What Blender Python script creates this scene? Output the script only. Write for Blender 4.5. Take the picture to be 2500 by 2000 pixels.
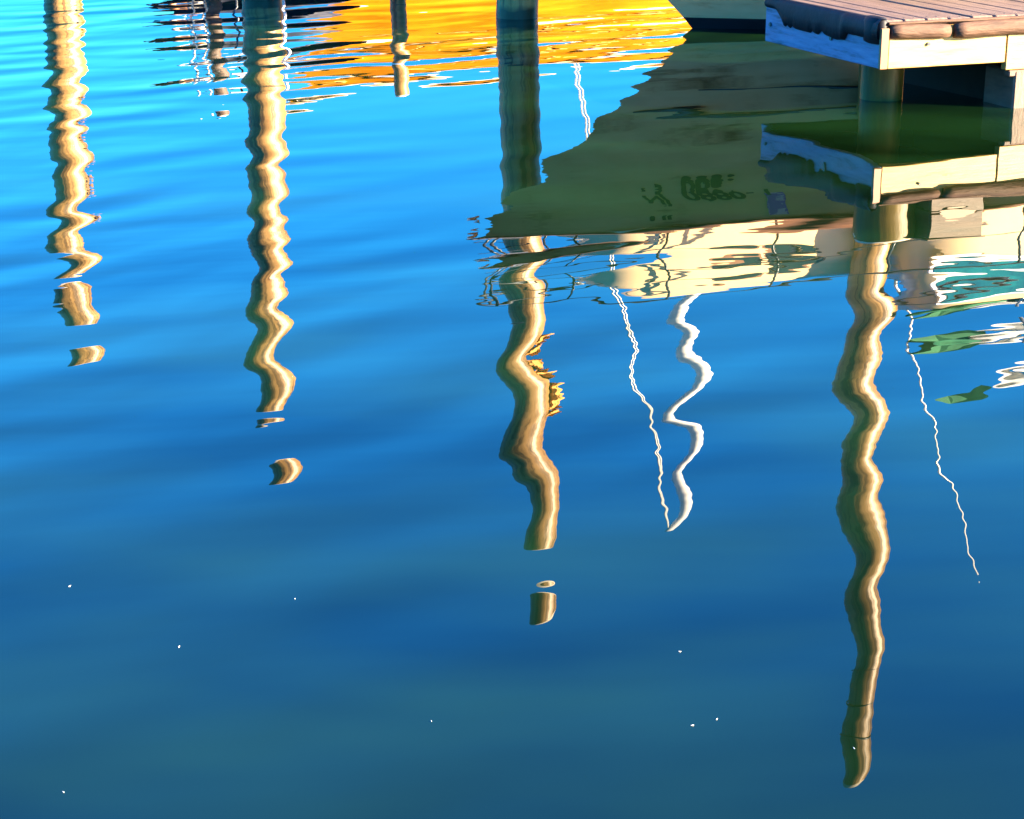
import bpy, math, random
from mathutils import Vector, Matrix, noise
R = math.radians
for o in list(bpy.data.objects): bpy.data.objects.remove(o)
scene = bpy.context.scene
col = scene.collection

# ------------------------------------------------------------------ camera
CAM_H = 1.8; PITCH = R(18.0); FPX = 4700.0          # height over the water, tilt down, focal length in photo pixels
cam = bpy.data.cameras.new('camera'); cam_o = bpy.data.objects.new('camera', cam); col.objects.link(cam_o)
cam.sensor_width = 36.0; cam.sensor_fit = 'HORIZONTAL'; cam.lens = FPX / 2500.0 * 36.0
cam.clip_start = 0.1; cam.clip_end = 4000
cam_o.location = (0, 0, CAM_H); cam_o.rotation_euler = (R(90) - PITCH, 0, 0)
scene.camera = cam_o

# ------------------------------------------------------------------ sky, sun, exposure
SUN_AZ = R(72); SUN_EL = R(19)                       # azimuth: from the camera side round towards the right
to_sun = Vector((math.sin(SUN_AZ) * math.cos(SUN_EL), -math.cos(SUN_AZ) * math.cos(SUN_EL), math.sin(SUN_EL)))
w = bpy.data.worlds.new('World'); scene.world = w; w.use_nodes = True
nt = w.node_tree; nt.nodes.clear()
sky = nt.nodes.new('ShaderNodeTexSky'); sky.sky_type = 'NISHITA'; sky.sun_disc = False
sky.sun_elevation = SUN_EL; sky.sun_rotation = math.atan2(to_sun.x, to_sun.y)
sky.air_density = 1.7; sky.dust_density = 0.0; sky.ozone_density = 9.0; sky.altitude = 0
hs = nt.nodes.new('ShaderNodeVectorMath'); hs.operation = 'MULTIPLY'; hs.inputs[1].default_value = (0.105, 0.75, 1.26)   # one even tint: a deep blue polarised sky
bg = nt.nodes.new('ShaderNodeBackground'); bg.inputs['Strength'].default_value = 0.050
ou = nt.nodes.new('ShaderNodeOutputWorld')
nt.links.new(sky.outputs[0], hs.inputs[0]); nt.links.new(hs.outputs[0], bg.inputs[0]); nt.links.new(bg.outputs[0], ou.inputs[0])
sun = bpy.data.lights.new('sun', 'SUN'); sun.energy = 5.0; sun.angle = R(0.5); sun.color = (1.0, 0.80, 0.53)
sun_o = bpy.data.objects.new('sun', sun); col.objects.link(sun_o)
sun_o.rotation_euler = (-to_sun).to_track_quat('-Z', 'Y').to_euler(); sun_o.location = (8, -3, 9)
vs = scene.view_settings; vs.view_transform = 'Standard'; vs.look = 'None'; vs.gamma = 1; vs.exposure = 3.72; vs.use_curve_mapping = False

# ------------------------------------------------------------------ survey: from sight lines to places
FWD = Vector((0, math.cos(PITCH), -math.sin(PITCH))); UP = Vector((0, math.sin(PITCH), math.cos(PITCH)))
def ray(px, py): return FWD + Vector((1, 0, 0)) * ((px - 1250) / FPX) + UP * ((1000 - py) / FPX)
def on_level(px, py, z=0.0):
    d = ray(px, py); t = (z - CAM_H) / d.z
    return Vector((0, 0, CAM_H)) + d * t
def mirrored(px, py, Y):
    """the point at distance Y whose mirror image in flat water is seen along this sight line"""
    d = ray(px, py); p = Vector((0, 0, CAM_H)) + d * (Y / d.y)
    return Vector((p.x, p.y, -p.z))

# ------------------------------------------------------------------ materials
def nodes(name):
    m = bpy.data.materials.new(name); m.use_nodes = True
    t = m.node_tree; b = t.nodes['Principled BSDF']
    return m, t, b
def ramp_noise(t, coord, scale, detail, stops, rough=0.6, stretch=(1, 1, 1)):
    mp = t.nodes.new('ShaderNodeMapping'); mp.inputs['Scale'].default_value = stretch
    n = t.nodes.new('ShaderNodeTexNoise'); n.inputs['Scale'].default_value = scale
    n.inputs['Detail'].default_value = detail; n.inputs['Roughness'].default_value = rough
    r = t.nodes.new('ShaderNodeValToRGB'); e = r.color_ramp.elements
    while len(e) < len(stops): e.new(0.5)
    for el, (p, c) in zip(e, stops): el.position = p; el.color = (*c, 1)
    t.links.new(coord, mp.inputs[0]); t.links.new(mp.outputs[0], n.inputs[0]); t.links.new(n.outputs[0], r.inputs[0])
    return r, n
def surf(name, stops, scale=6, detail=5, rough=0.5, stretch=(1, 1, 1), bump=0.0, dist=0.01, metal=0, spec=None, nrough=0.6):
    m, t, b = nodes(name)
    tc = t.nodes.new('ShaderNodeTexCoord')
    r, n = ramp_noise(t, tc.outputs['Object'], scale, detail, stops, nrough, stretch)
    t.links.new(r.outputs[0], b.inputs['Base Color'])
    b.inputs['Roughness'].default_value = rough; b.inputs['Metallic'].default_value = metal
    if spec is not None: b.inputs['Specular IOR Level'].default_value = spec
    if bump:
        bp = t.nodes.new('ShaderNodeBump'); bp.inputs['Strength'].default_value = bump; bp.inputs['Distance'].default_value = dist
        t.links.new(n.outputs[0], bp.inputs['Height']); t.links.new(bp.outputs[0], b.inputs['Normal'])
    return m
def flat2(name, c, k=0.82, scale=4, **kw):
    return surf(name, [(0.35, tuple(x * k for x in c)), (0.65, c)], scale=scale, **kw)

M = {}
M['pile'] = surf('pile_wood', [(0.25, (0.16, 0.078, 0.02)), (0.5, (0.36, 0.20, 0.06)), (0.75, (0.46, 0.27, 0.09))], scale=3.0, detail=8,
                 stretch=(6, 6, 0.7), rough=0.42, bump=0.5, dist=0.012)
def pile_extra(m):
    t = m.node_tree; b = t.nodes['Principled BSDF']; base = b.inputs['Base Color'].links[0].from_socket
    tc = t.nodes.new('ShaderNodeTexCoord')
    cr, _ = ramp_noise(t, tc.outputs['Object'], 2.2, 9, [(.44, (.25, .22, .2)), (.50, (1, 1, 1))], .7, (9, 9, .35))
    st, _ = ramp_noise(t, tc.outputs['Object'], 1.3, 4, [(.30, (.55, .5, .45)), (.60, (1, 1, 1))], .6, (1.2, 1.2, 1))
    mx = t.nodes.new('ShaderNodeMix'); mx.data_type = 'RGBA'; mx.blend_type = 'MULTIPLY'; mx.inputs[0].default_value = .8
    t.links.new(base, mx.inputs[6]); t.links.new(cr.outputs[0], mx.inputs[7])
    mx2 = t.nodes.new('ShaderNodeMix'); mx2.data_type = 'RGBA'; mx2.blend_type = 'MULTIPLY'; mx2.inputs[0].default_value = .7
    t.links.new(mx.outputs[2], mx2.inputs[6]); t.links.new(st.outputs[0], mx2.inputs[7])
    sp = t.nodes.new('ShaderNodeSeparateXYZ'); t.links.new(tc.outputs['Object'], sp.inputs[0])
    nz = t.nodes.new('ShaderNodeTexNoise'); nz.inputs['Scale'].default_value = 9; t.links.new(tc.outputs['Object'], nz.inputs[0])
    ad = t.nodes.new('ShaderNodeMath'); ad.operation = 'MULTIPLY_ADD'; t.links.new(nz.outputs[0], ad.inputs[0]); ad.inputs[1].default_value = -.10; t.links.new(sp.outputs['Z'], ad.inputs[2])
    mr = t.nodes.new('ShaderNodeMapRange'); t.links.new(ad.outputs[0], mr.inputs['Value']); mr.inputs['From Min'].default_value = .01; mr.inputs['From Max'].default_value = .06
    mx3 = t.nodes.new('ShaderNodeMix'); mx3.data_type = 'RGBA'; mx3.inputs[6].default_value = (.022, .026, .010, 1)      # weed up to the tide line
    t.links.new(mr.outputs[0], mx3.inputs[0]); t.links.new(mx2.outputs[2], mx3.inputs[7]); t.links.new(mx3.outputs[2], b.inputs['Base Color'])
pile_extra(M['pile'])
M['pile_top'] = surf('pile_end_grain', [(0.3, (0.5, 0.42, 0.3)), (0.7, (0.68, 0.58, 0.42))], scale=14, rough=0.7)
M['wet_post'] = surf('wet_post_wood', [(0.3, (0.06, 0.036, 0.004)), (0.7, (0.15, 0.095, 0.010))], scale=3, spec=.3, stretch=(5, 5, 0.8), rough=0.45, bump=0.5)
M['plank'] = surf('deck_plank_wood', [(0.3, (0.05, 0.026, 0.017)), (0.55, (0.10, 0.058, 0.040)), (0.8, (0.15, 0.092, 0.065))], scale=4, detail=8,
                  stretch=(14, 1, 4), rough=0.65, bump=0.4)
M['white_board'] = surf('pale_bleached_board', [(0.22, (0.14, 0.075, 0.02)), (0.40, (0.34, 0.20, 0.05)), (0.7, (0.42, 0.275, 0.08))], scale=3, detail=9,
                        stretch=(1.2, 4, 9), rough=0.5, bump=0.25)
M['shade_blue_board'] = surf('shade_tinted_board', [(0.30, (0.03, 0.045, 0.08)), (0.46, (0.10, 0.155, 0.27)), (0.7, (0.15, 0.215, 0.35))], scale=3, detail=9,
                       stretch=(4, 1.2, 9), rough=0.5, bump=0.3)  # blue sky light on the shaded dock end is put into this base colour
M['rub_rail'] = surf('brown_rubber_rail', [(0.3, (0.030, 0.014, 0.008)), (0.7, (0.085, 0.042, 0.024))], scale=5, stretch=(1, 6, 6), rough=0.75, spec=.3, bump=0.8, dist=.02)
M['black_rubber'] = surf('black_rubber', [(0.3, (0.004, 0.004, 0.006)), (0.7, (0.012, 0.012, 0.016))], scale=9, spec=.25, rough=0.6, bump=0.5)
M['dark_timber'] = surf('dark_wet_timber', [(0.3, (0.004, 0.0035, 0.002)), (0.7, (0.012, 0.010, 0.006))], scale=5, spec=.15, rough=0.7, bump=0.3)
M['steel'] = flat2('galvanised_steel', (0.45, 0.45, 0.45), rough=0.35, metal=0.8)
M['dark_steel'] = flat2('dark_steel', (0.05, 0.055, 0.065), rough=0.35, metal=0.3)
M['hull'] = surf('cream_gelcoat', [(0.32, (0.16, 0.085, 0.03)), (0.45, (0.46, 0.33, 0.16)), (0.7, (0.56, 0.42, 0.22))], scale=1.5, detail=8, rough=0.22, stretch=(0.5, 1, 2.5))
M['boot'] = flat2('black_boot_stripe', (0.012, 0.012, 0.014), rough=0.3)
M['strake'] = flat2('dark_strake', (0.05, 0.04, 0.03), rough=0.4)
M['cream'] = surf('cream_paint', [(0.3, (0.66, 0.46, 0.24)), (0.7, (0.76, 0.56, 0.31))], scale=2, rough=0.35)
M['glass'] = flat2('dark_window_glass', (0.02, 0.035, 0.03), rough=0.06)
M['teal_glass'] = surf('teal_window_vinyl', [(0.3, (0.01, 0.05, 0.10)), (0.55, (0.015, 0.16, 0.18)), (0.8, (0.03, 0.10, 0.35))], scale=3, rough=0.15)
M['brown_trim'] = flat2('brown_teak_trim', (0.22, 0.10, 0.045), rough=0.4)
M['white'] = flat2('white_paint', (0.80, 0.78, 0.74), rough=0.3)
M['green_canvas'] = surf('green_canvas', [(0.3, (0.01, 0.09, 0.05)), (0.7, (0.03, 0.20, 0.09))], scale=5, rough=0.8, bump=0.4)
M['blue_canvas'] = surf('blue_canvas', [(0.3, (0.01, 0.07, 0.20)), (0.7, (0.02, 0.16, 0.38))], scale=5, rough=0.8, bump=0.4)
M['letters'] = flat2('black_lettering', (0.012, 0.02, 0.012), rough=0.5)
M['purple'] = surf('purple_sticker', [(0.52, (0.12, 0.015, 0.36)), (0.58, (0.42, 0.30, 0.50))], scale=14, rough=0.5)
M['yellow_hull'] = surf('yellow_hull_paint', [(0.3, (0.50, 0.115, 0.003)), (0.5, (0.60, 0.235, 0.006)), (0.72, (0.64, 0.33, 0.012))], scale=1.6, detail=5, rough=0.25, stretch=(0.6, 1, 2))
M['navy'] = surf('navy_canvas', [(0.3, (0.006, 0.008, 0.02)), (0.7, (0.02, 0.025, 0.05))], scale=4, rough=0.7, bump=0.5)
M['mast'] = flat2('white_mast_paint', (0.82, 0.80, 0.76), rough=0.2)
M['wire'] = flat2('pale_wire', (0.62, 0.62, 0.58), rough=0.4, metal=0.2)
M['orange'] = surf('orange_canvas', [(0.3, (0.62, 0.26, 0.05)), (0.7, (0.78, 0.40, 0.09))], scale=12, rough=0.8)
M['rust'] = flat2('rusty_iron', (0.32, 0.13, 0.05), rough=0.8)
M['crate'] = surf('brown_crate_wood', [(0.3, (0.04, 0.022, 0.010)), (0.7, (0.10, 0.055, 0.026))], scale=4, stretch=(1, 1, 8), rough=0.6, bump=0.3)
M['bleached'] = flat2('bleached_plate', (0.30, 0.22, 0.14), rough=0.6)
M['feather'] = flat2('feather_white', (0.75, 0.75, 0.72), rough=0.8)

def water_material():
    m, t, b = nodes('harbour_water')
    N = t.nodes.new; L = t.links.new
    geo = N('ShaderNodeNewGeometry')
    def vm(op, a, bb=None, s=None):
        n = N('ShaderNodeVectorMath'); n.operation = op
        for i, v in enumerate((a, bb)):
            if v is None: continue
            if isinstance(v, (tuple, Vector)): n.inputs[i].default_value = v
            else: L(v, n.inputs[i])
        if s is not None:
            if isinstance(s, (int, float)): n.inputs['Scale'].default_value = s
            else: L(s, n.inputs['Scale'])
        return n.outputs['Value'] if op == 'DOT_PRODUCT' else n.outputs['Vector']
    def mm(op, a, bb=None):
        n = N('ShaderNodeMath'); n.operation = op
        for i, v in enumerate((a, bb)):
            if v is None: continue
            if isinstance(v, (int, float)): n.inputs[i].default_value = v
            else: L(v, n.inputs[i])
        return n.outputs[0]
    P = geo.outputs['Position']
    wn = N('ShaderNodeTexNoise'); wn.inputs['Scale'].default_value = 0.55; wn.inputs['Detail'].default_value = 1.5; L(P, wn.inputs[0])
    warp = vm('SCALE', vm('SUBTRACT', wn.outputs['Color'], (0.5, 0.5, 0.5)), s=WARP)
    Pw = vm('ADD', P, warp)
    an = N('ShaderNodeTexNoise'); an.inputs['Scale'].default_value = 0.5; an.inputs['Detail'].default_value = 1; L(P, an.inputs[0])
    amp = mm('ADD', 0.30, mm('MULTIPLY', an.outputs[0], 1.4))
    ds = N('ShaderNodeVectorMath'); ds.operation = 'DISTANCE'; L(P, ds.inputs[0]); ds.inputs[1].default_value = (2.2, 10.4, 0)
    mr = N('ShaderNodeMapRange'); mr.interpolation_type = 'SMOOTHSTEP'; L(ds.outputs['Value'], mr.inputs['Value'])
    mr.inputs['From Min'].default_value = 2.2; mr.inputs['From Max'].default_value = 5.0; mr.inputs['To Min'].default_value = .25; mr.inputs['To Max'].default_value = 1
    amp = mm('MULTIPLY', amp, mr.outputs[0])                     # calmer water in the lee of the dock
    sx = N('ShaderNodeSeparateXYZ'); L(P, sx.inputs[0])
    m2 = N('ShaderNodeMapRange'); m2.interpolation_type = 'SMOOTHSTEP'; L(sx.outputs['Y'], m2.inputs['Value'])
    m2.inputs['From Min'].default_value = 3.0; m2.inputs['From Max'].default_value = 6.5; m2.inputs['To Min'].default_value = .45; m2.inputs['To Max'].default_value = 1
    m3 = N('ShaderNodeMapRange'); m3.interpolation_type = 'SMOOTHSTEP'; L(sx.outputs['Y'], m3.inputs['Value'])
    m3.inputs['From Min'].default_value = 10.5; m3.inputs['From Max'].default_value = 15; m3.inputs['To Min'].default_value = 1; m3.inputs['To Max'].default_value = 1.45
    amp = mm('MULTIPLY', amp, m3.outputs[0])                     # livelier out in the fairway
    amp = mm('MULTIPLY', amp, m2.outputs[0])                     # and close under the quay one looks down from
    rnd = random.Random(SEED)
    total = None
    for (lam, slope, ang) in WAVES:
        k = 2 * math.pi / lam
        d = Vector((math.cos(R(ang)), math.sin(R(ang)), 0))
        ph = vm('DOT_PRODUCT', Pw, d * k)
        c = mm('COSINE', mm('ADD', ph, rnd.uniform(0, 6.28)))
        v = vm('SCALE', -d * slope, s=c)
        total = v if total is None else vm('ADD', total, v)
    total = vm('SCALE', total, s=amp)
    nrm = vm('NORMALIZE', vm('ADD', total, (0, 0, 1)))
    L(nrm, b.inputs['Normal'])
    tc = N('ShaderNodeTexCoord')
    rp, _ = ramp_noise(t, tc.outputs['Object'], 0.9, 3, [(.38, tuple(c * .45 for c in BODY)), (.66, tuple(c * 1.8 for c in BODY))], .5, (.55, 1.2, 1))
    L(rp.outputs[0], b.inputs['Base Color'])                     # drifting murk: clearer and more turbid patches
    b.inputs['Roughness'].default_value = 0.0
    b.inputs['IOR'].default_value = 1.38
    return m
SEED = 9; WARP = 0.5; BODY = (0.0018, 0.0080, 0.0020)
rw = random.Random(SEED + 4)
WAVES = []
for lam, sl in ((3.2, .0020), (2.3, .0020), (1.5, .0030), (1.05, .0070), (.82, .0095), (.66, .0105), (.53, .0100), (.43, .0105), (.35, .0070), (.27, .0035),
                (.20, .0022), (.15, .0018), (.11, .0015), (.075, .0012), (.052, .0010)):
    WAVES.append((lam, sl, 121 + rw.gauss(0, 16)))
    if lam < 1.2: WAVES.append((lam * 1.17, sl * .55, 150 + rw.gauss(0, 22)))
M['water'] = water_material()

# ------------------------------------------------------------------ mesh helpers
class MB:
    def __init__(s): s.v = []; s.f = []
    def add(s, vs, fs):
        n = len(s.v); s.v += [Vector(v) for v in vs]; s.f += [tuple(i + n for i in f) for f in fs]; return s
    def box(s, x0, x1, y0, y1, z0, z1, bev=0.0):
        if bev <= 0:
            return s.add([(x, y, z) for x in (x0, x1) for y in (y0, y1) for z in (z0, z1)],
                         [(0, 1, 3, 2), (4, 6, 7, 5), (0, 4, 5, 1), (2, 3, 7, 6), (0, 2, 6, 4), (1, 5, 7, 3)])
        b = bev; vs = []
        for z, i in ((z0, b), (z0 + b, 0), (z1 - b, 0), (z1, b)):
            j = b - i
            vs += [(x0 + i, y0 + i + j, z), (x0 + i + j, y0 + i, z), (x1 - i - j, y0 + i, z), (x1 - i, y0 + i + j, z),
                   (x1 - i, y1 - i - j, z), (x1 - i - j, y1 - i, z), (x0 + i + j, y1 - i, z), (x0 + i, y1 - i - j, z)]
        fs = [tuple(range(7, -1, -1)), tuple(range(24, 32))]
        for r in range(3):
            for k in range(8): fs.append((r * 8 + k, r * 8 + (k + 1) % 8, r * 8 + 8 + (k + 1) % 8, r * 8 + 8 + k))
        return s.add(vs, fs)
    def grid(s, rows, close=False):
        n = len(rows[0]); vs = [p for r in rows for p in r]; fs = []
        for i in range(len(rows) - 1):
            for j in range(n if close else n - 1):
                k = (j + 1) % n
                fs.append((i * n + j, i * n + k, (i + 1) * n + k, (i + 1) * n + j))
        return s.add(vs, fs)
    def tube(s, path, r, seg=8, cap=True):
        path = [Vector(p) for p in path]; rows = []
        for i, p in enumerate(path):
            d = (path[min(i + 1, len(path) - 1)] - path[max(i - 1, 0)]).normalized()
            a = d.cross(Vector((0, 0, 1)) if abs(d.z) < 0.9 else Vector((1, 0, 0))).normalized(); b = d.cross(a)
            rr = r[i] if isinstance(r, (list, tuple)) else r
            rows.append([p + (a * math.cos(2 * math.pi * k / seg) + b * math.sin(2 * math.pi * k / seg)) * rr for k in range(seg)])
        n0 = len(s.v); s.grid(rows, True)
        if cap:
            s.f.append(tuple(n0 + k for k in range(seg - 1, -1, -1))); m = n0 + (len(path) - 1) * seg
            s.f.append(tuple(m + k for k in range(seg)))
        return s
    def build(s, name, mat, parent=None, smooth=False, loc=None):
        me = bpy.data.meshes.new(name); me.from_pydata([tuple(v) for v in s.v], [], s.f); me.validate()
        import bmesh
        bm = bmesh.new(); bm.from_mesh(me); bmesh.ops.recalc_face_normals(bm, faces=bm.faces); bm.to_mesh(me); bm.free()
        me.materials.append(M[mat])
        if smooth:
            for p in me.polygons: p.use_smooth = True
        o = bpy.data.objects.new(name, me); col.objects.link(o)
        if parent is not None: o.parent = parent
        if loc is not None: o.location = loc
        return o
def empty(name, loc, rz=0.0):
    o = bpy.data.objects.new(name, None); col.objects.link(o); o.location = loc; o.rotation_euler = (0, 0, rz); o.empty_display_size = 0.3
    return o
def tag(o, label, cat, group=None):
    o['label'] = label; o['category'] = cat
    if group: o['group'] = group
    return o
def lerp(a, b, t): return a + (b - a) * t

# ------------------------------------------------------------------ water
wm = MB().grid([[(x, y, 0) for x in (-1500, -40, -12, 0, 12, 40, 1500)] for y in (-300, -20, 0, 8, 16, 30, 80, 3000)])
wo = wm.build('water', 'water'); wo['kind'] = 'structure'

# ------------------------------------------------------------------ mooring pilings
def piling(name, base, top, r0, r1, seed, label, cat='piling', group=None, mat='pile', seg=36, rings=70, depth=1.2):
    rnd = random.Random(seed)
    root = empty(name, (base.x, base.y, 0)); tag(root, label, cat, group)
    rel = top - Vector((base.x, base.y, 0)); rows = []
    ph = [rnd.uniform(0, 6.28) for _ in range(4)]
    for i in range(rings + 1):
        t = i / rings; z = lerp(-depth, rel.z, t); u = max(z, 0) / rel.z
        rr = lerp(r0, r1, u); row = []
        cx = rel.x * u + .012 * math.sin(z * 1.3 + ph[0]); cy = rel.y * u
        for k in range(seg):
            a = 2 * math.pi * k / seg
            n = noise.noise(Vector((math.cos(a) * 1.3, math.sin(a) * 1.3, z * .7 + seed * 7.1)))
            n2 = noise.noise(Vector((math.cos(a) * 7, math.sin(a) * 7, z * .6 + seed)))
            q = rr * (1 + .035 * n + .018 * n2)
            row.append(Vector((cx + q * math.cos(a), cy + q * math.sin(a), z)))
        rows.append(row)
    MB().grid(rows, True).build('shaft', mat, root, True)
    c = Vector((sum(p.x for p in rows[-1]) / seg, sum(p.y for p in rows[-1]) / seg, rel.z))
    cap = [[c + (p - c) * f + Vector((0, 0, h)) for p in rows[-1]] for f, h in ((1.0, 0.0), (.95, .02), (.6, .035), (.02, .04))]
    MB().grid(cap, True).build('cut_end', 'pile_top', root, True)
    return root
def at_height(root, base, top, z):
    u = z / top.z; return Vector((base.x, base.y, 0)).lerp(top, u)

Y1, Y2, Y4 = 19.0, 17.3, 14.6
b1 = mirrored(150, -30, Y1); t1 = mirrored(186, 752, Y1)
b2 = mirrored(640, -30, Y2); t2 = mirrored(662, 1038, Y2)
b3 = on_level(1258, 42); t3 = mirrored(1308, 1400, b3.y)
b4 = mirrored(2150, 60, Y4); t4 = mirrored(2080, 1945, Y4)
p1 = piling('mooring_piling', b1, t1, .185, .160, 1, 'shortest tall round timber piling with small rusty hooks on its sunny side', group='tall mooring pilings')
p2 = piling('mooring_piling', b2, t2, .175, .142, 2, 'plain tall timber piling beside the bow of the yellow sailboat', group='tall mooring pilings')
p3 = piling('mooring_piling', b3, t3, .172, .140, 3, 'tall timber piling at the cruiser bow with an orange canvas strip on it', group='tall mooring pilings')
p4 = piling('mooring_piling', b4, t4, .163, .112, 4, 'tallest timber piling, rising behind the dock corner with thin wire bands', group='tall mooring pilings')
# rusty hooks on the first piling
for i, (px, py) in enumerate(((214, 345), (222, 385), (232, 440), (222, 482), (205, 60))):
    q = mirrored(px, py, Y1 - .05); e = at_height(p1, b1, t1, q.z) - p1.location
    c = Vector((e.x + .15, e.y - .06, q.z)); d = Vector((q.x - p1.location.x, e.y - .08, q.z))
    d.x = max(d.x, c.x + .06)
    MB().tube([c, c.lerp(d, .6), d, d + Vector((-.005, 0, .045)), d + Vector((-.04, 0, .05))], [.014, .014, .018, .016, .012], 8).build('hook', 'rust', p1, True)
# wire bands round the tallest piling
for py in (1578, 1700, 1828):
    q = mirrored(2090, py, Y4); c = at_height(p4, b4, t4, q.z) - p4.location; u = q.z / t4.z
    rr = lerp(.163, .112, u) * 1.035
    MB().tube([c + Vector((rr * math.cos(a), rr * math.sin(a), .012 * math.sin(a))) for a in [i * math.pi / 16 for i in range(33)]], .006, 6).build('wire_band', 'dark_steel', p4, True)
# dark number plates low on the third piling
def plate(root, base, top, r, px0, px1, py0, py1):
    z1 = mirrored(px0, py0, base.y - .17).z; z2 = mirrored(px0, py1, base.y - .17).z
    m = MB(); rows = []
    x0 = mirrored(px0, py0, base.y - .17).x - base.x; x1 = mirrored(px1, py0, base.y - .17).x - base.x
    for z in (z1, z2):
        c = at_height(root, base, top, z) - root.location
        rows.append([Vector((x, c.y - math.sqrt(max((r * 1.05) ** 2 - (x - c.x) ** 2, 1e-4)) - .006, z)) for x in [lerp(x0, x1, i / 6) for i in range(7)]])
    m.grid(rows); m.grid([[p + Vector((0, .012, 0)) for p in rw_] for rw_ in rows])
    return m.build('number_plate', 'letters', root)
plate(p3, b3, t3, .172, 1238, 1278, 150, 172)
plate(p3, b3, t3, .172, 1229, 1246, 120, 133)

# orange canvas strip caught on the third piling
q0 = mirrored(1325, 850, b3.y); q1 = mirrored(1340, 1025, b3.y)
rows = []
n = 26
for i in range(n + 1):
    t = i / n; z = lerp(q0.z, q1.z, t)
    ax = at_height(p3, b3, t3, z).x + lerp(.172, .14, z / t3.z)
    wd = .055 + .05 * abs(math.sin(t * 9.0 + .6)) + .02 * math.sin(t * 23)
    if .42 < t < .60: wd *= .35
    off = .0 if t < .42 else (.05 * math.sin((t - .42) / .18 * math.pi) if t < .6 else 0)
    x0 = ax - .035 + off
    rows.append([Vector((lerp(x0, x0 + wd + .035, k / 5), b3.y - .03 + .03 * math.sin(k * 1.2 + t * 11), z)) for k in range(6)])
m = MB().grid(rows); m.grid([[p + Vector((0, .012, 0)) for p in r_] for r_ in rows])
tag(m.build('canvas_strip', 'orange'), 'torn orange canvas strip caught on the sunny side of a tall piling', 'canvas strip')

# ------------------------------------------------------------------ finger dock
Zb, Zt, Zd = 0.27, 0.50, 0.535
C0 = on_level(2150, 170, Zb); E1 = on_level(2427, 147, Zb) - C0; E2 = on_level(1888, 86, Zb) - C0
ang = math.atan2(E1.y, E1.x); ang2 = math.atan2(E2.y, E2.x) - math.pi / 2; DANG = (ang + ang2) / 2
DW = E2.length * .845; X2 = E1.length
dock = empty('dock', (C0.x, C0.y, 0), DANG)
tag(dock, 'wooden finger dock with plank deck, pale side board and rubber-edged end board tinted blue for shade', 'dock')
DINV = Matrix.Rotation(-DANG, 4, 'Z')
def to_dock(p): return DINV @ (Vector((p.x, p.y, p.z)) - Vector((C0.x, C0.y, 0)))
DL = 7.0
rnd = random.Random(5)
x = .012; pw = .138
i = 0
while x < DL:
    dz = rnd.uniform(-.003, .003); dy = rnd.uniform(-.012, .012)
    MB().box(x, x + pw, .028 + dy, DW - .02, Zd - .036 + dz, Zd + dz, .006).build('plank', 'plank', dock)
    if x < 2.2:
        for yy in (.09, DW - .12):
            for xx in (.035, .10):
                MB().tube([(x + xx, yy + dy, Zd + dz - .004), (x + xx, yy + dy, Zd + dz + .0025)], .0055, 8).build('nail_head', 'dark_steel', dock)
    x += pw + .011; i += 1
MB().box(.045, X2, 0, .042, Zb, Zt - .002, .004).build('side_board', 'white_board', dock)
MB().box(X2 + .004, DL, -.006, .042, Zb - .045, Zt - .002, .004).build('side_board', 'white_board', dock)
MB().box(0, .042, .0, DW, Zb, Zt - .002, .004).build('end_board', 'shade_blue_board', dock)
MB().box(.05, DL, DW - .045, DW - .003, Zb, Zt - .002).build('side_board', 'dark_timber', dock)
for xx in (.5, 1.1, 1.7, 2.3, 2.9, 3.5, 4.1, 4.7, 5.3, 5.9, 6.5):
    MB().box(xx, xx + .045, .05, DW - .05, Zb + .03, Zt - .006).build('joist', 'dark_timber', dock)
# corner trim at the end of the two boards
MB().box(-.022, .03, -.024, -.002, Zb + .002, Zt, .004).build('corner_trim', 'brown_trim', dock)
# brown D-shaped rub rail along the sunny side, in lengths with gaps
def rail(x0, x1, yc, zc, ry, rz, mat, name='rub_rail', seed=0):
    rows = []; nn = max(int((x1 - x0) / .06), 3)
    for i in range(nn + 1):
        xx = lerp(x0, x1, i / nn); sh = .88 if i in (0, nn) else 1
        wob = .004 * math.sin(xx * 7 + seed)
        rows.append([Vector((xx, yc - ry * sh * max(math.sin(a), -.15) + wob, zc + rz * sh * math.cos(a) + wob)) for a in [k * 2 * math.pi / 16 for k in range(16)]])
    m = MB(); n0 = len(m.v); m.grid(rows, True)
    m.f.append(tuple(range(15, -1, -1))); k = nn * 16; m.f.append(tuple(range(k, k + 16)))
    return m.build(name, mat, dock, True)
gx = to_dock(on_level(2263, 50, .5)).x
rail(.045, gx - .012, -.006, Zt - .028, .040, .042, 'rub_rail', seed=1)
rail(gx + .022, 2.9, -.010, Zt - .030, .048, .046, 'rub_rail', seed=2)
rail(2.93, 5.2, -.010, Zt - .030, .048, .046, 'rub_rail', seed=3)
MB().box(.03, DL, -.012, .024, Zt + .016, Zt + .030, .004).build('edge_strip', 'rub_rail', dock)
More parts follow.
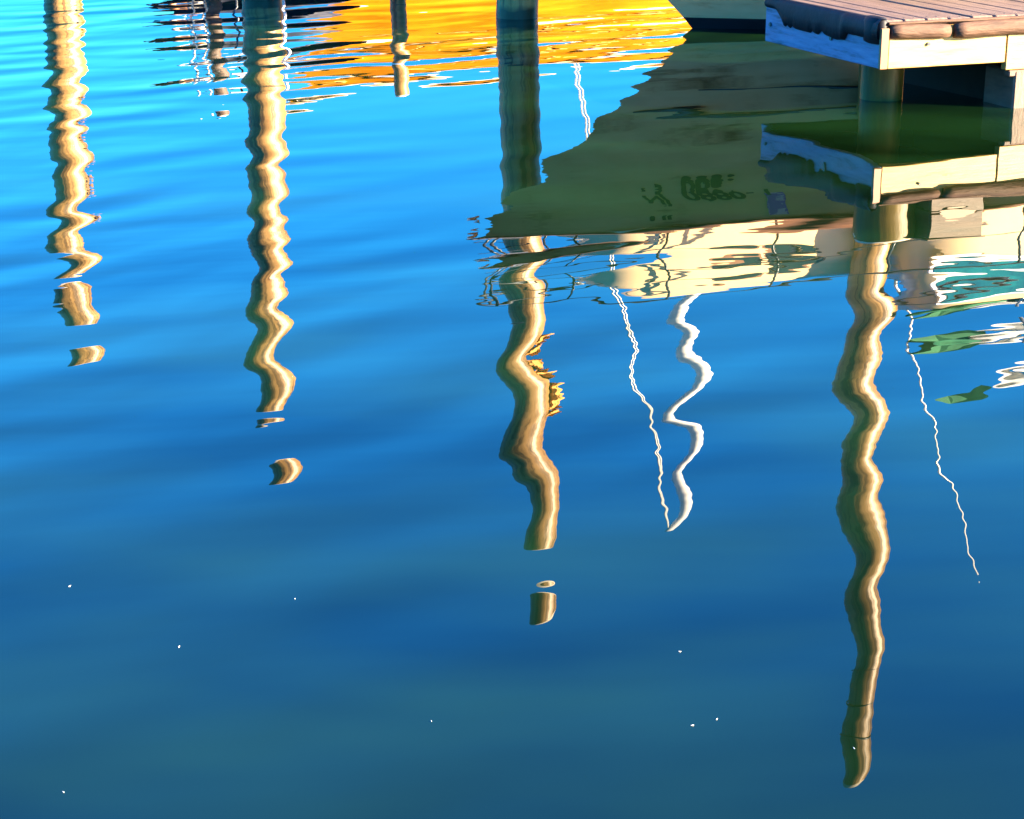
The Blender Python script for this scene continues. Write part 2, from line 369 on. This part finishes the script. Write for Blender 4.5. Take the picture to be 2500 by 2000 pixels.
# black rubber wrapped over the end board, torn along its lower edge
rb = random.Random(8); rows = []
nn = 44
for i in range(nn + 1):
    t = i / nn; yy = lerp(.0, DW - .02, t)
    low = Zt - .115 + .012 * noise.noise(Vector((yy * 9, 0, 3))) + (.022 if rb.random() < .25 else 0)
    if t > .80: low = lerp(low, Zt - .02, min((t - .80) / .10, 1)) if t > .83 else low
    if t < .28: low = Zt - .075 + .006 * rb.random()
    thick = .034 if t < .30 else .020
    rows.append([Vector((.03, yy, Zd + .012)), Vector((-.012, yy, Zd + .014)), Vector((-thick, yy, Zd - .012)), Vector((-thick - .006, yy, lerp(Zd, low, .5))),
                 Vector((-thick, yy, low + .01)), Vector((-.004, yy, low))])
MB().grid(rows).build('end_bumper', 'black_rubber', dock, True)
rows = []
for i, (z, rr) in enumerate(((Zt - .095, .030), (Zt - .085, .048), (Zt - .03, .056), (Zt + .03, .054), (Zd + .016, .040), (Zd + .022, .004))):
    rows.append([Vector((.012 + rr * math.cos(a) * 1.0, .10 + (rr + .045) * math.sin(a) * 1.0, z)) for a in [k * 2 * math.pi / 20 for k in range(20)]])
MB().grid(rows, True).build('corner_bumper', 'black_rubber', dock, True)
for (px, py) in ((1960, 48), (2077, 83)):
    p = to_dock(on_level(px, py, .40))
    yy = p.y
    MB().tube([(-.002, yy, .38), (-.010, yy, .38)], .013, 10).build('bolt', 'dark_steel', dock)
for xx in (.30, X2 + .5, X2 + 1.1):
    MB().tube([(xx, -.001, .40), (xx, -.012, .40)], .010, 10).build('bolt', 'dark_steel', dock)
# posts that carry the dock
def post(cx, cy, r, z1, mat, seed, z0=-1.0):
    rows = []
    for i in range(15):
        z = lerp(z0, z1, i / 14)
        rows.append([Vector((cx + r * math.cos(a) * (1 + .03 * noise.noise(Vector((math.cos(a), math.sin(a), z * 2 + seed)))),
                             cy + r * math.sin(a) * (1 + .03 * noise.noise(Vector((math.cos(a) * 2, math.sin(a), z * 2 + seed)))), z)) for a in [k * 2 * math.pi / 28 for k in range(28)]])
    return MB().grid(rows, True).build('post', mat, dock, True)
pp = to_dock(on_level(2150, 240)); pr = .128
post(max(pp.x, .19), max(pp.y, .19), pr, Zt - .01, 'wet_post', 1)
pq = to_dock(on_level(2520, 262))
MB().box(pq.x - .14, pq.x + .16, pq.y, pq.y + .3, -1, Zb - .05, .012).build('square_post', 'plank', dock)
MB().box(X2 + .03, pq.x + .3, -.01, .05, Zb - .085, Zb - .049, .006).build('ledger', 'plank', dock)
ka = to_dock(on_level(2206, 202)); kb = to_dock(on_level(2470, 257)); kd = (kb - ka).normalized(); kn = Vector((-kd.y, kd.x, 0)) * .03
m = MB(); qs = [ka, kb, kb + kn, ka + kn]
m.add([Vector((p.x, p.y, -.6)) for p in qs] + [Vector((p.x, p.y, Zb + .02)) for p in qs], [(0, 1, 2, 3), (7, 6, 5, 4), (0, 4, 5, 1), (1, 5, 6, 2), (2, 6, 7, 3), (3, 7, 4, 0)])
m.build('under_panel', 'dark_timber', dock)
post(4.2, .25, pr, Zt - .01, 'wet_post', 3); post(4.2, DW - .25, pr, Zt - .01, 'wet_post', 4)

# a cut-off round timber and a wooden crate standing on the deck
bs = mirrored(2160, 500, 12.45); bt = mirrored(2160, 577, 12.45)
st = piling('timber_bollard', Vector((bs.x, 12.45, 0)), Vector((bs.x + .01, 12.45, bt.z - .03)), .205, .20, 9,
            'thick cut-off round timber bollard standing at the dock corner', 'bollard', mat='wet_post', rings=14, depth=-Zd - .004)
st.location.z = 0
cr = mirrored(2300, 560, 12.5)
crate = empty('wooden_crate', (cr.x, 12.45, Zd + .004), DANG); tag(crate, 'low brown wooden crate beside the round bollard on the dock', 'crate')
ch = mirrored(2300, 568, 12.45).z - Zd
for k in range(3):
    z0 = k * ch / 3 + .004; z1 = (k + 1) * ch / 3 - .004
    MB().box(-.20, .20, -.14, -.12, z0, z1, .003).build('slat', 'crate', crate)
    MB().box(-.20, .20, .12, .14, z0, z1, .003).build('slat', 'crate', crate)
    MB().box(-.20, -.18, -.117, .117, z0, z1, .003).build('slat', 'crate', crate)
    MB().box(.18, .20, -.117, .117, z0, z1, .003).build('slat', 'crate', crate)
MB().box(-.22, .22, -.16, .16, ch, ch + .02, .004).build('lid', 'crate', crate)
m = MB(); ring = [Vector((.14 * math.cos(a), -.146, ch * .66 + .018 * math.sin(a))) for a in [k * 2 * math.pi / 24 for k in range(24)]]
m.v += ring; m.f.append(tuple(range(24))); m.grid([ring, [p + Vector((0, .005, 0)) for p in ring]], True)
m.build('oval_plate', 'bleached', crate)

# ------------------------------------------------------------------ boats: lofted hulls
class Hull:
    def __init__(s, L, rake, sheer, B0, B1, n0, n1, full=.6, flare=1.6, bowr=1.1):
        s.L, s.rake, s.sheer, s.B0, s.B1, s.n0, s.n1, s.full, s.flare, s.bowr = L, rake, sheer, B0, B1, n0, n1, full, flare, bowr
    def p(s, u, v, side):
        xs = -s.rake * (max(v, 0) ** s.bowr) if v >= 0 else -v * .5
        x = xs + (s.L - xs) * u
        q = min(u / s.full, 1.0); f = max(v, 0) ** s.flare
        B = lerp(s.B0, s.B1, f); n = lerp(s.n0, s.n1, f)
        b = B * (1 - (1 - q) ** n) * (1 - .12 * max(u - s.full, 0) / (1 - s.full))
        if v < 0: b *= max(1 + v * 1.4, .05)
        z = v * s.sheer(u) if v >= 0 else v * .6
        return Vector((x, side * b, z))
    def skin(s, name, mat, parent, v0, v1, nv, nu=60, off=0.0):
        m = MB(); us = [(i / nu) ** 1.7 for i in range(nu + 1)]
        for side in (-1, 1):
            m.grid([[s.p(u, lerp(v0, v1, j / nv), side) + Vector((0, side * off, 0)) for j in range(nv + 1)] for u in us])
        m.grid([[s.p(1, lerp(v0, v1, j / nv), sd * 1.0) for j in range(nv + 1)] for sd in (-1, 1)])
        return m.build(name, mat, parent, True)
    def deck(s, name, mat, parent, drop=.03, nu=50):
        m = MB(); rows = []
        for i in range(nu + 1):
            u = (i / nu) ** 1.7; a = s.p(u, 1, -1); b = s.p(u, 1, 1)
            rows.append([a.lerp(b, k / 6) + Vector((0, 0, -drop + .05 * (1 - (k / 3 - 1) ** 2))) for k in range(7)])
        return m.grid(rows).build(name, mat, parent, True)
    def line(s, name, mat, parent, v, r, u0=0.0, u1=1.0, nu=50, sides=(-1, 1), off=0.0):
        m = MB()
        for sd in sides:
            m.tube([s.p(lerp(u0, u1, (i / nu) ** 1.5), v, sd) + Vector((0, sd * off, 0)) for i in range(nu + 1)], r, 8)
        return m.build(name, mat, parent, True)

# --- the motor cruiser moored behind the dock, bow to the left
sA = on_level(1690, 70)
HA = Hull(9.0, 1.76, lambda u: 1.06 + .50 * (1 - u) ** 3.0, 1.20, 1.62, 1.7, 3.2, flare=1.5)
cru = empty('motor_cruiser', (sA.x, sA.y + .02, 0), R(13))
tag(cru, 'cream motor cruiser with flared bow, bow rail and registration lettering, moored behind the dock', 'motorboat')
HA.skin('hull', 'hull', cru, .055, 1.0, 16)
HA.skin('boot_stripe', 'boot', cru, -.6, .055, 6)
HA.deck('deck', 'cream', cru)
HA.line('gunwale', 'brown_trim', cru, 1.0, .024, off=.01)
HA.line('strake', 'strake', cru, .42, .020, .02, .9)
HA.line('strake', 'strake', cru, .30, .014, .05, .9)
MA = Matrix.Translation(cru.location) @ Matrix.Rotation(R(13), 4, 'Z'); MAI = MA.inverted()
def A_local(px, py, Y): return MAI @ mirrored(px, py, Y)
# cabin trunk and deckhouse: lofted along the deck
def house(name, x0, x1, half, zbase, ztop, nose, lean=.12, mat='cream', nx=18):
    m = MB(); rows = []
    for i in range(nx + 1):
        t = i / nx; xx = lerp(x0, x1, t)
        k = min(t / nose, 1.0) if nose > 0 else 1; w = half(xx) * (1 - (1 - k) ** 2.2) + .02; h = lerp(zbase(xx), ztop(xx), .15 + .85 * min(k * 1.25, 1))
        zb = zbase(xx); prof = []
        for yy, zz in ((w, zb - .05), (w - lean * .6 * (h - zb), lerp(zb, h, .6)), (w - lean * (h - zb) - .01, h - .05), (w - lean - .05, h), (0, h + .03)):
            prof.append((max(yy, 0), zz))
        rows.append([Vector((xx, -y, z)) for y, z in prof] + [Vector((xx, y, z)) for y, z in prof[-2::-1]])
    n0 = len(m.v); m.grid(rows); n = len(rows[0])
    m.f.append(tuple(range(n))); m.f.append(tuple(nx * n + k for k in range(n - 1, -1, -1)))
    return m.build(name, mat, cru, True)
def shz(x): 
    u = min(max((x + 1.66) / 10.66, 0), 1); return HA.sheer(u)
def halfA(x):
    u = min(max((x + 1.66) / 10.66, 0.0), 1); q = min(u / .6, 1); return 1.62 * (1 - (1 - q) ** 3.2)
trunk = house('cabin_trunk', -1.15, 2.2, lambda x: .72, lambda x: shz(x), lambda x: 1.85 + .03 * x, .16)
hs_ = house('deckhouse', 1.15, 6.5, lambda x: 1.12, lambda x: shz(x) + .02, lambda x: 2.06 + .01 * x, .12)
def side_y(x, inset): return -inset
def side_patch(name, mat, x0, x1, z0, z1, inset, parent, proud, round_=True, n=20):
    """a thin rounded panel lying on the port side of the cabin"""
    m = MB(); cx, cz = (x0 + x1) / 2, (z0 + z1) / 2; a, b = (x1 - x0) / 2, (z1 - z0) / 2; ring = []
    for k in range(n * 2):
        t = 2 * math.pi * k / (n * 2); e = .45
        xx = cx + a * math.copysign(abs(math.cos(t)) ** e, math.cos(t)); zz = cz + b * math.copysign(abs(math.sin(t)) ** e, math.sin(t))
        zb = shz(xx); ring.append(Vector((xx, side_y(xx, inset) + .10 * (zz - zb) - proud, zz)))
    back = [p + Vector((0, .03, 0)) for p in ring]
    m.v += ring; m.f.append(tuple(range(len(ring)))); m.grid([ring, back], True)
    return m.build(name, mat, parent)
for (x0, x1, z0, z1) in ((-.02, .36, 1.625, 1.69), (.42, .86, 1.615, 1.69)):
    fr = side_patch('window', 'brown_trim', x0 - .02, x1 + .02, z0 - .016, z1 + .016, .72, cru, .012)
    side_patch('pane', 'glass', x0, x1, z0, z1, .72, fr, .018)
wf = side_patch('window', 'white', 1.62, 2.66, 1.66, 1.87, 1.12, cru, .015)
side_patch('pane', 'teal_glass', 1.66, 2.60, 1.695, 1.835, 1.12, wf, .022)
wf2 = side_patch('window', 'brown_trim', 2.95, 4.0, 1.62, 1.93, 1.12, cru, .015)
side_patch('pane', 'teal_glass', 2.98, 3.96, 1.65, 1.90, 1.12, wf2, .022)
for xx in (1.30, 1.52):
    side_patch('vent', 'brown_trim', xx, xx + .14, 1.44, 1.475, 1.12, cru, .014)
for xx in (-.55, .1, .9, 1.6):
    o_ = side_patch('deck_cleat', 'dark_steel', xx, xx + .12, shz(xx) + .03, shz(xx) + .06, .75, cru, .0)
# bow rail
def railpt(u, sd, z): 
    p = HA.p(u, 1, sd); return Vector((p.x + .04, p.y * .93, z))
us = [0.003 + .40 * (i / 40) ** 1.4 for i in range(41)]
top = [railpt(u, -1, HA.sheer(u) + .50 - .15 * u) for u in reversed(us)] + [Vector((-1.68, 0, 2.06))] + [railpt(u, 1, HA.sheer(u) + .50 - .15 * u) for u in us]
MB().tube(top, .013, 8).build('bow_rail', 'dark_steel', cru, True)
mid = [p - Vector((0, 0, .24)) for p in top]
MB().tube(mid, .007, 6).build('bow_rail', 'dark_steel', cru, True)
for u in (.012, .06, .12, .19, .27, .36):
    for sd in (-1, 1):
        a = railpt(u, sd, HA.sheer(u) - .01); b = railpt(u, sd, HA.sheer(u) + .50 - .15 * u); a.x += .05
        MB().tube([a, b], .011, 8).build('stanchion', 'dark_steel', cru, True)
# anchor on its bow roller with white chain
MB().box(-1.74, -1.35, -.06, .06, 1.575, 1.60, .005).build('bow_roller', 'steel', cru)
anc = MB().tube([(-1.35, 0, 1.63), (-1.66, 0, 1.64), (-1.74, 0, 1.58)], .020, 8)
anc.add([(-1.76, -.10, 1.47), (-1.76, .10, 1.47), (-1.68, 0, 1.42), (-1.77, 0, 1.58)], [(0, 1, 2), (0, 2, 3), (1, 3, 2), (0, 3, 1)])
anc.build('anchor', 'steel', cru)
# registration lettering laid on the port bow
def hull_text(body, px, zb, size, mat, shear=0.25, name='registration_lettering'):
    cu = bpy.data.curves.new('t', 'FONT'); cu.body = body; cu.size = 1.0; cu.shear = shear; cu.offset = .035
    to = bpy.data.objects.new('t', cu); col.objects.link(to)
    dg = bpy.context.evaluated_depsgraph_get(); me = bpy.data.meshes.new_from_object(to.evaluated_get(dg))
    bpy.data.objects.remove(to)
    import bmesh
    bm = bmesh.new(); bm.from_mesh(me)
    bmesh.ops.subdivide_edges(bm, edges=[e for e in bm.edges if e.calc_length() > .25], cuts=2)
    tgt = A_local(px, 505, sA.y - .5); tgt.z = zb
    for v in bm.verts:
        X = tgt.x + v.co.x * size; Z = tgt.z + v.co.y * size
        u = .1
        for _ in range(12):
            vv = Z / HA.sheer(u); u += (X - HA.p(u, vv, -1).x) / 10.0; u = min(max(u, 0.001), .9)
        p = HA.p(u, Z / HA.sheer(u), -1); e = .01
        du = HA.p(u + e, Z / HA.sheer(u), -1) - p; dv = HA.p(u, Z / HA.sheer(u) + e, -1) - p
        nn_ = du.cross(dv).normalized()
        if nn_.y > 0: nn_ = -nn_
        v.co = p + nn_ * .006
    bm.to_mesh(me); bm.free()
    me.materials.clear(); me.materials.append(M[mat])
    o = bpy.data.objects.new(name, me); col.objects.link(o); o.parent = cru; return o
hull_text('NJ', 1555, 1.15, .155, 'letters')
hull_text('0880', 1645, 1.07, .21, 'letters', .15)
hull_text('- 1', 1790, 1.07, .17, 'letters', .0)
stk = MB()
for (px0, px1, py0, py1) in ((1858, 1902, 470, 508),):
    g = []
    for j in range(4):
        row = []
        for i in range(5):
            P_ = A_local(lerp(px0, px1, i / 4), lerp(py1, py0, j / 3), sA.y - .75); u = .2
            for _ in range(12):
                u += (P_.x - HA.p(u, P_.z / HA.sheer(u), -1).x) / 10.0; u = min(max(u, .001), .9)
            p = HA.p(u, P_.z / HA.sheer(u), -1); row.append(p + Vector((-.002, -.008, 0)))
        g.append(row)
    stk.grid(g)
sk = stk.build('registration_sticker', 'purple', cru); sk['label'] = 'purple registration sticker'
# canvas on the cabin roof
def lump(name, mat, x0, x1, y, z0, z1, dy, seed, parent, k=1.0):
    m = MB(); rows = []
    for i in range(25):
        t = i / 24; xx = lerp(x0, x1, t); e = math.sin(math.pi * min(max(t, .03), .97)) ** .5
        row = []
        for j in range(20):
            a = 2 * math.pi * j / 20
            nz = 1 + .30 * k * noise.noise(Vector((xx * 5 + seed, math.cos(a) * 1.5, math.sin(a) * 1.5)))
            row.append(Vector((xx, y + dy * e * nz * math.cos(a), lerp(z0, z1, .5) + (z1 - z0) / 2 * e * nz * math.sin(a))))
        rows.append(row)
    m.grid(rows, True)
    return m.build(name, mat, parent, True)
lump('roof_cover', 'green_canvas', 1.45, 2.35, -.98, 2.03, 2.24, .15, 1, cru)
lump('roof_cover', 'blue_canvas', 2.45, 3.6, -.9, 2.04, 2.34, .30, 2, cru)
# green pennant awning stretched up from the roof, white bundled sheet
q = [A_local(px, py, sA.y) for px, py in ((2215, 838), (2300, 862), (2370, 850), (2410, 800), (2430, 720), (2360, 700), (2320, 745), (2300, 790))]
m = MB(); rows = []
for dyy in (-.06, .06):
    rows.append([p + Vector((0, dyy - .2 - p.y - .3 + .04 * math.sin(i * 2), 0)) for i, p in enumerate(q)])
n0 = len(m.v); m.v += rows[0] + rows[1]; k = len(q)
m.f.append(tuple(range(k))); m.f.append(tuple(range(2 * k - 1, k - 1, -1)))
for i in range(k): m.f.append((i, (i + 1) % k, k + (i + 1) % k, k + i))
m.build('roof_awning', 'green_canvas', cru)
for i, (px, py, ln) in enumerate(((2340, 740, .62), (2335, 765, .75), (2350, 788, .75), (2365, 812, .6))):
    a = A_local(px, py, sA.y)
    lump('furled_sheet', 'white', a.x, a.x + ln, -.55 - .05 * i, a.z - .04, a.z + .04, .06, 3 + i, cru)
MB().tube([A_local(2440, 715, sA.y) + Vector((0, -.4, -.3)), A_local(2440, 800, sA.y) + Vector((0, -.4, .05))], .015, 8).build('awning_pole', 'steel', cru, True)
# whip antenna
a = A_local(2192, 715, sA.y - .1); b = A_local(2385, 1428, sA.y + .3)
MB().tube([Vector((a.x, a.y, 2.02)), a, a.lerp(b, .5), b], [.016, .012, .008, .005], 6).build('whip_antenna', 'mast', cru, True)

# --- yellow sailboat farther out, bow to the left
bowB = mirrored(684, 175, 18.7)
YB = R(31)
HB = Hull(9.5, .95, lambda u: .62 + .44 * (1 - u) ** 2.0, 1.10, 1.40, 1.8, 2.2, flare=1.2)
sb = empty('sailing_boat', (bowB.x + .95 * math.cos(YB), 18.7 + .95 * math.sin(YB), 0), YB)
tag(sb, 'orange-yellow sailing boat with white mast and twin forestay wires', 'sailboat')
HB.skin('hull', 'yellow_hull', sb, .12, 1.0, 10)
HB.skin('boot_stripe', 'white', sb, -.6, .12, 5)
HB.deck('deck', 'white', sb)
HB.line('gunwale', 'cream', sb, 1.0, .018)
HB.line('rubbing_strake', 'orange', sb, .72, .018, .01, 1)
MBm = Matrix.Translation(sb.location) @ Matrix.Rotation(YB, 4, 'Z'); MBI = MBm.inverted()
def B_local(px, py):
    """where the sight line's mirror image meets the boat's centre plane"""
    d = ray(px, py); o = Vector((0, 0, CAM_H)); n = Vector((-math.sin(YB), math.cos(YB), 0))
    t = (sb.location - o).dot(n) / d.dot(n); p = o + d * t
    return MBI @ Vector((p.x, p.y, -p.z))
mt = B_local(1645, 1365); mb = B_local(1690, 560); mb.x += .02
MB().tube([Vector((mb.x, 0, .55)), Vector((mb.x, 0, 3)), Vector((lerp(mb.x, mt.x, .7), 0, mt.z * .7)), Vector((mt.x, 0, mt.z))], [.098, .098, .088, .072], 14).build('mast', 'mast', sb, True)
fs = B_local(1385, 90)
for off in (-.05, .05):
    MB().tube([Vector((fs.x + off, off, .60)), Vector((lerp(fs.x, mt.x, .5) + off, off, lerp(.85, mt.z, .5) - .05)), Vector((mt.x - .05, 0, mt.z - .15))], .011, 6).build('forestay', 'wire', sb, True)
MB().tube([Vector((mb.x + .08, 0, 1.55)), Vector((mb.x + 3.4, 0, 1.60))], .055, 12).build('boom', 'mast', sb, True)
lump('sail_cover', 'blue_canvas', mb.x + .1, mb.x + 3.3, 0, 1.58, 1.86, .12, 9, sb)
m = MB(); rows = []
for i in range(13):
    t = i / 12; xx = lerp(2.6, 7.4, t); w_ = .62 * math.sin(math.pi * min(max(t, .04), .9)) ** .4
    rows.append([Vector((xx, yy * w_, zz)) for yy, zz in ((-1, .50), (-.92, .76), (-.7, .86), (0, .90), (.7, .86), (.92, .76), (1, .50))])
m.grid(rows).build('coachroof', 'white', sb, True)

# --- slim pale post in front of the yellow boat
qb = mirrored(968, -20, 18.0); qt = mirrored(978, 225, 18.0)
piling('slim_post', qb, qt, .075, .068, 21, 'slim pale mooring post standing in front of the yellow hull', 'post', mat='pile', rings=16, seg=20)
# --- thin white pole beside the plain piling
qb = mirrored(690, -20, 18.2); qt = mirrored(700, 200, 18.2)
po = empty('boat_pole', (qb.x, 18.2, 0)); tag(po, 'thin white pole standing close to the plain tall piling', 'pole')
MB().tube([Vector((0, 0, -1)), Vector((qt.x - qb.x, 0, qt.z))], .014, 8).build('pole', 'mast', po, True)
MB().tube([Vector((qt.x - qb.x, 0, qt.z)), Vector((qt.x - qb.x, 0, qt.z + .03))], .022, 8).build('pole_cap', 'white', po, True)
# --- post with a ladder
qb = mirrored(520, -20, 19.5); qt = mirrored(535, 235, 19.5)
lp = piling('ladder_post', qb, qt, .075, .07, 22, 'slim weathered post with a dark iron ladder fixed to its shady side', 'post', mat='plank', rings=16, seg=20)
hz = qt.z
for xo in (-.20, -.075):
    MB().tube([(xo, -.06, -.3), (xo, -.06, hz - .05)], .012, 6).build('ladder_rail', 'wire', lp, True)
for i in range(8):
    z = .15 + i * (hz - .3) / 7
    MB().tube([(-.22, -.07, z), (.07, -.085, z)], .014, 6).build('rung', 'dark_steel', lp, True)
wb = mirrored(568, 165, 19.2)
bu = empty('white_box', (wb.x + .06, 19.2, 0)); tag(bu, 'white meter box on a thin stake beside the ladder post', 'box')
MB().tube([(0, 0, -1), (0, 0, wb.z - .05)], .012, 8).build('stake', 'dark_steel', bu, True)
MB().box(-.11, .11, -.06, .06, wb.z - .06, wb.z + .07, .012).build('case', 'white', bu)
MB().box(-.12, .12, -.07, .07, wb.z + .072, wb.z + .09, .005).build('lid', 'white', bu)
# --- dinghy under navy canvas
d0 = mirrored(345, 30, 20.5); d1 = mirrored(495, 30, 20.5)
HD = Hull(2.6, .35, lambda u: .36 + .10 * (1 - u) ** 2, .50, .62, 1.8, 2.4, flare=1.2)
dg_ = empty('small_dinghy', (d0.x + .35, 20.5, 0), R(28)); tag(dg_, 'small dark dinghy covered with navy canvas near the ladder post', 'dinghy')
HD.skin('hull', 'navy', dg_, -.3, 1.0, 8, 30)
HD.line('gunwale', 'strake', dg_, 1.0, .02)
lump('canvas_cover', 'navy', -.2, 2.5, 0, .30, .78, .5, 5, dg_)
fl = empty('life_ring', (d1.x - .12, 20.3, .62), 0); tag(fl, 'red and white life ring lying on the navy dinghy cover', 'life ring')
for k in range(4):
    a0 = k * math.pi / 2
    MB().tube([Vector((.15 * math.cos(a), 0, .15 * math.sin(a))) for a in [a0 + i * math.pi / 2 / 8 for i in range(9)]], .04, 10).build('ring_segment', 'red' if False else ('white' if k % 2 else 'rust'), fl, True)

# ------------------------------------------------------------------ small floating bits
lab = 'tiny pale feather floating on the open water'
rf = random.Random(3)
for (px, py) in ((170, 1432), (437, 1580), (720, 1463), (1690, 1772), (1750, 1757), (1660, 1592), (155, 1935), (1053, 1762), (2085, 1828)):
    c = on_level(px, py); a = rf.uniform(0, 3.14); ln = rf.uniform(.0016, .0034)
    m = MB(); rows = []
    for i in range(6):
        t = i / 5; w_ = .0011 * math.sin(math.pi * min(max(t, .08), .95)); xx = lerp(-ln, ln, t)
        rows.append([Vector((xx, -w_, .0006 + .001 * t * t)), Vector((xx, 0, .0016 + .001 * t * t)), Vector((xx, w_, .0006 + .001 * t * t)), Vector((xx, 0, .0003))])
    o = m.grid(rows, True).build('feather', 'feather', None, True, loc=(c.x, c.y, 0)); o.rotation_euler = (0, 0, a)
    tag(o, lab, 'feather', 'feathers floating on the water')
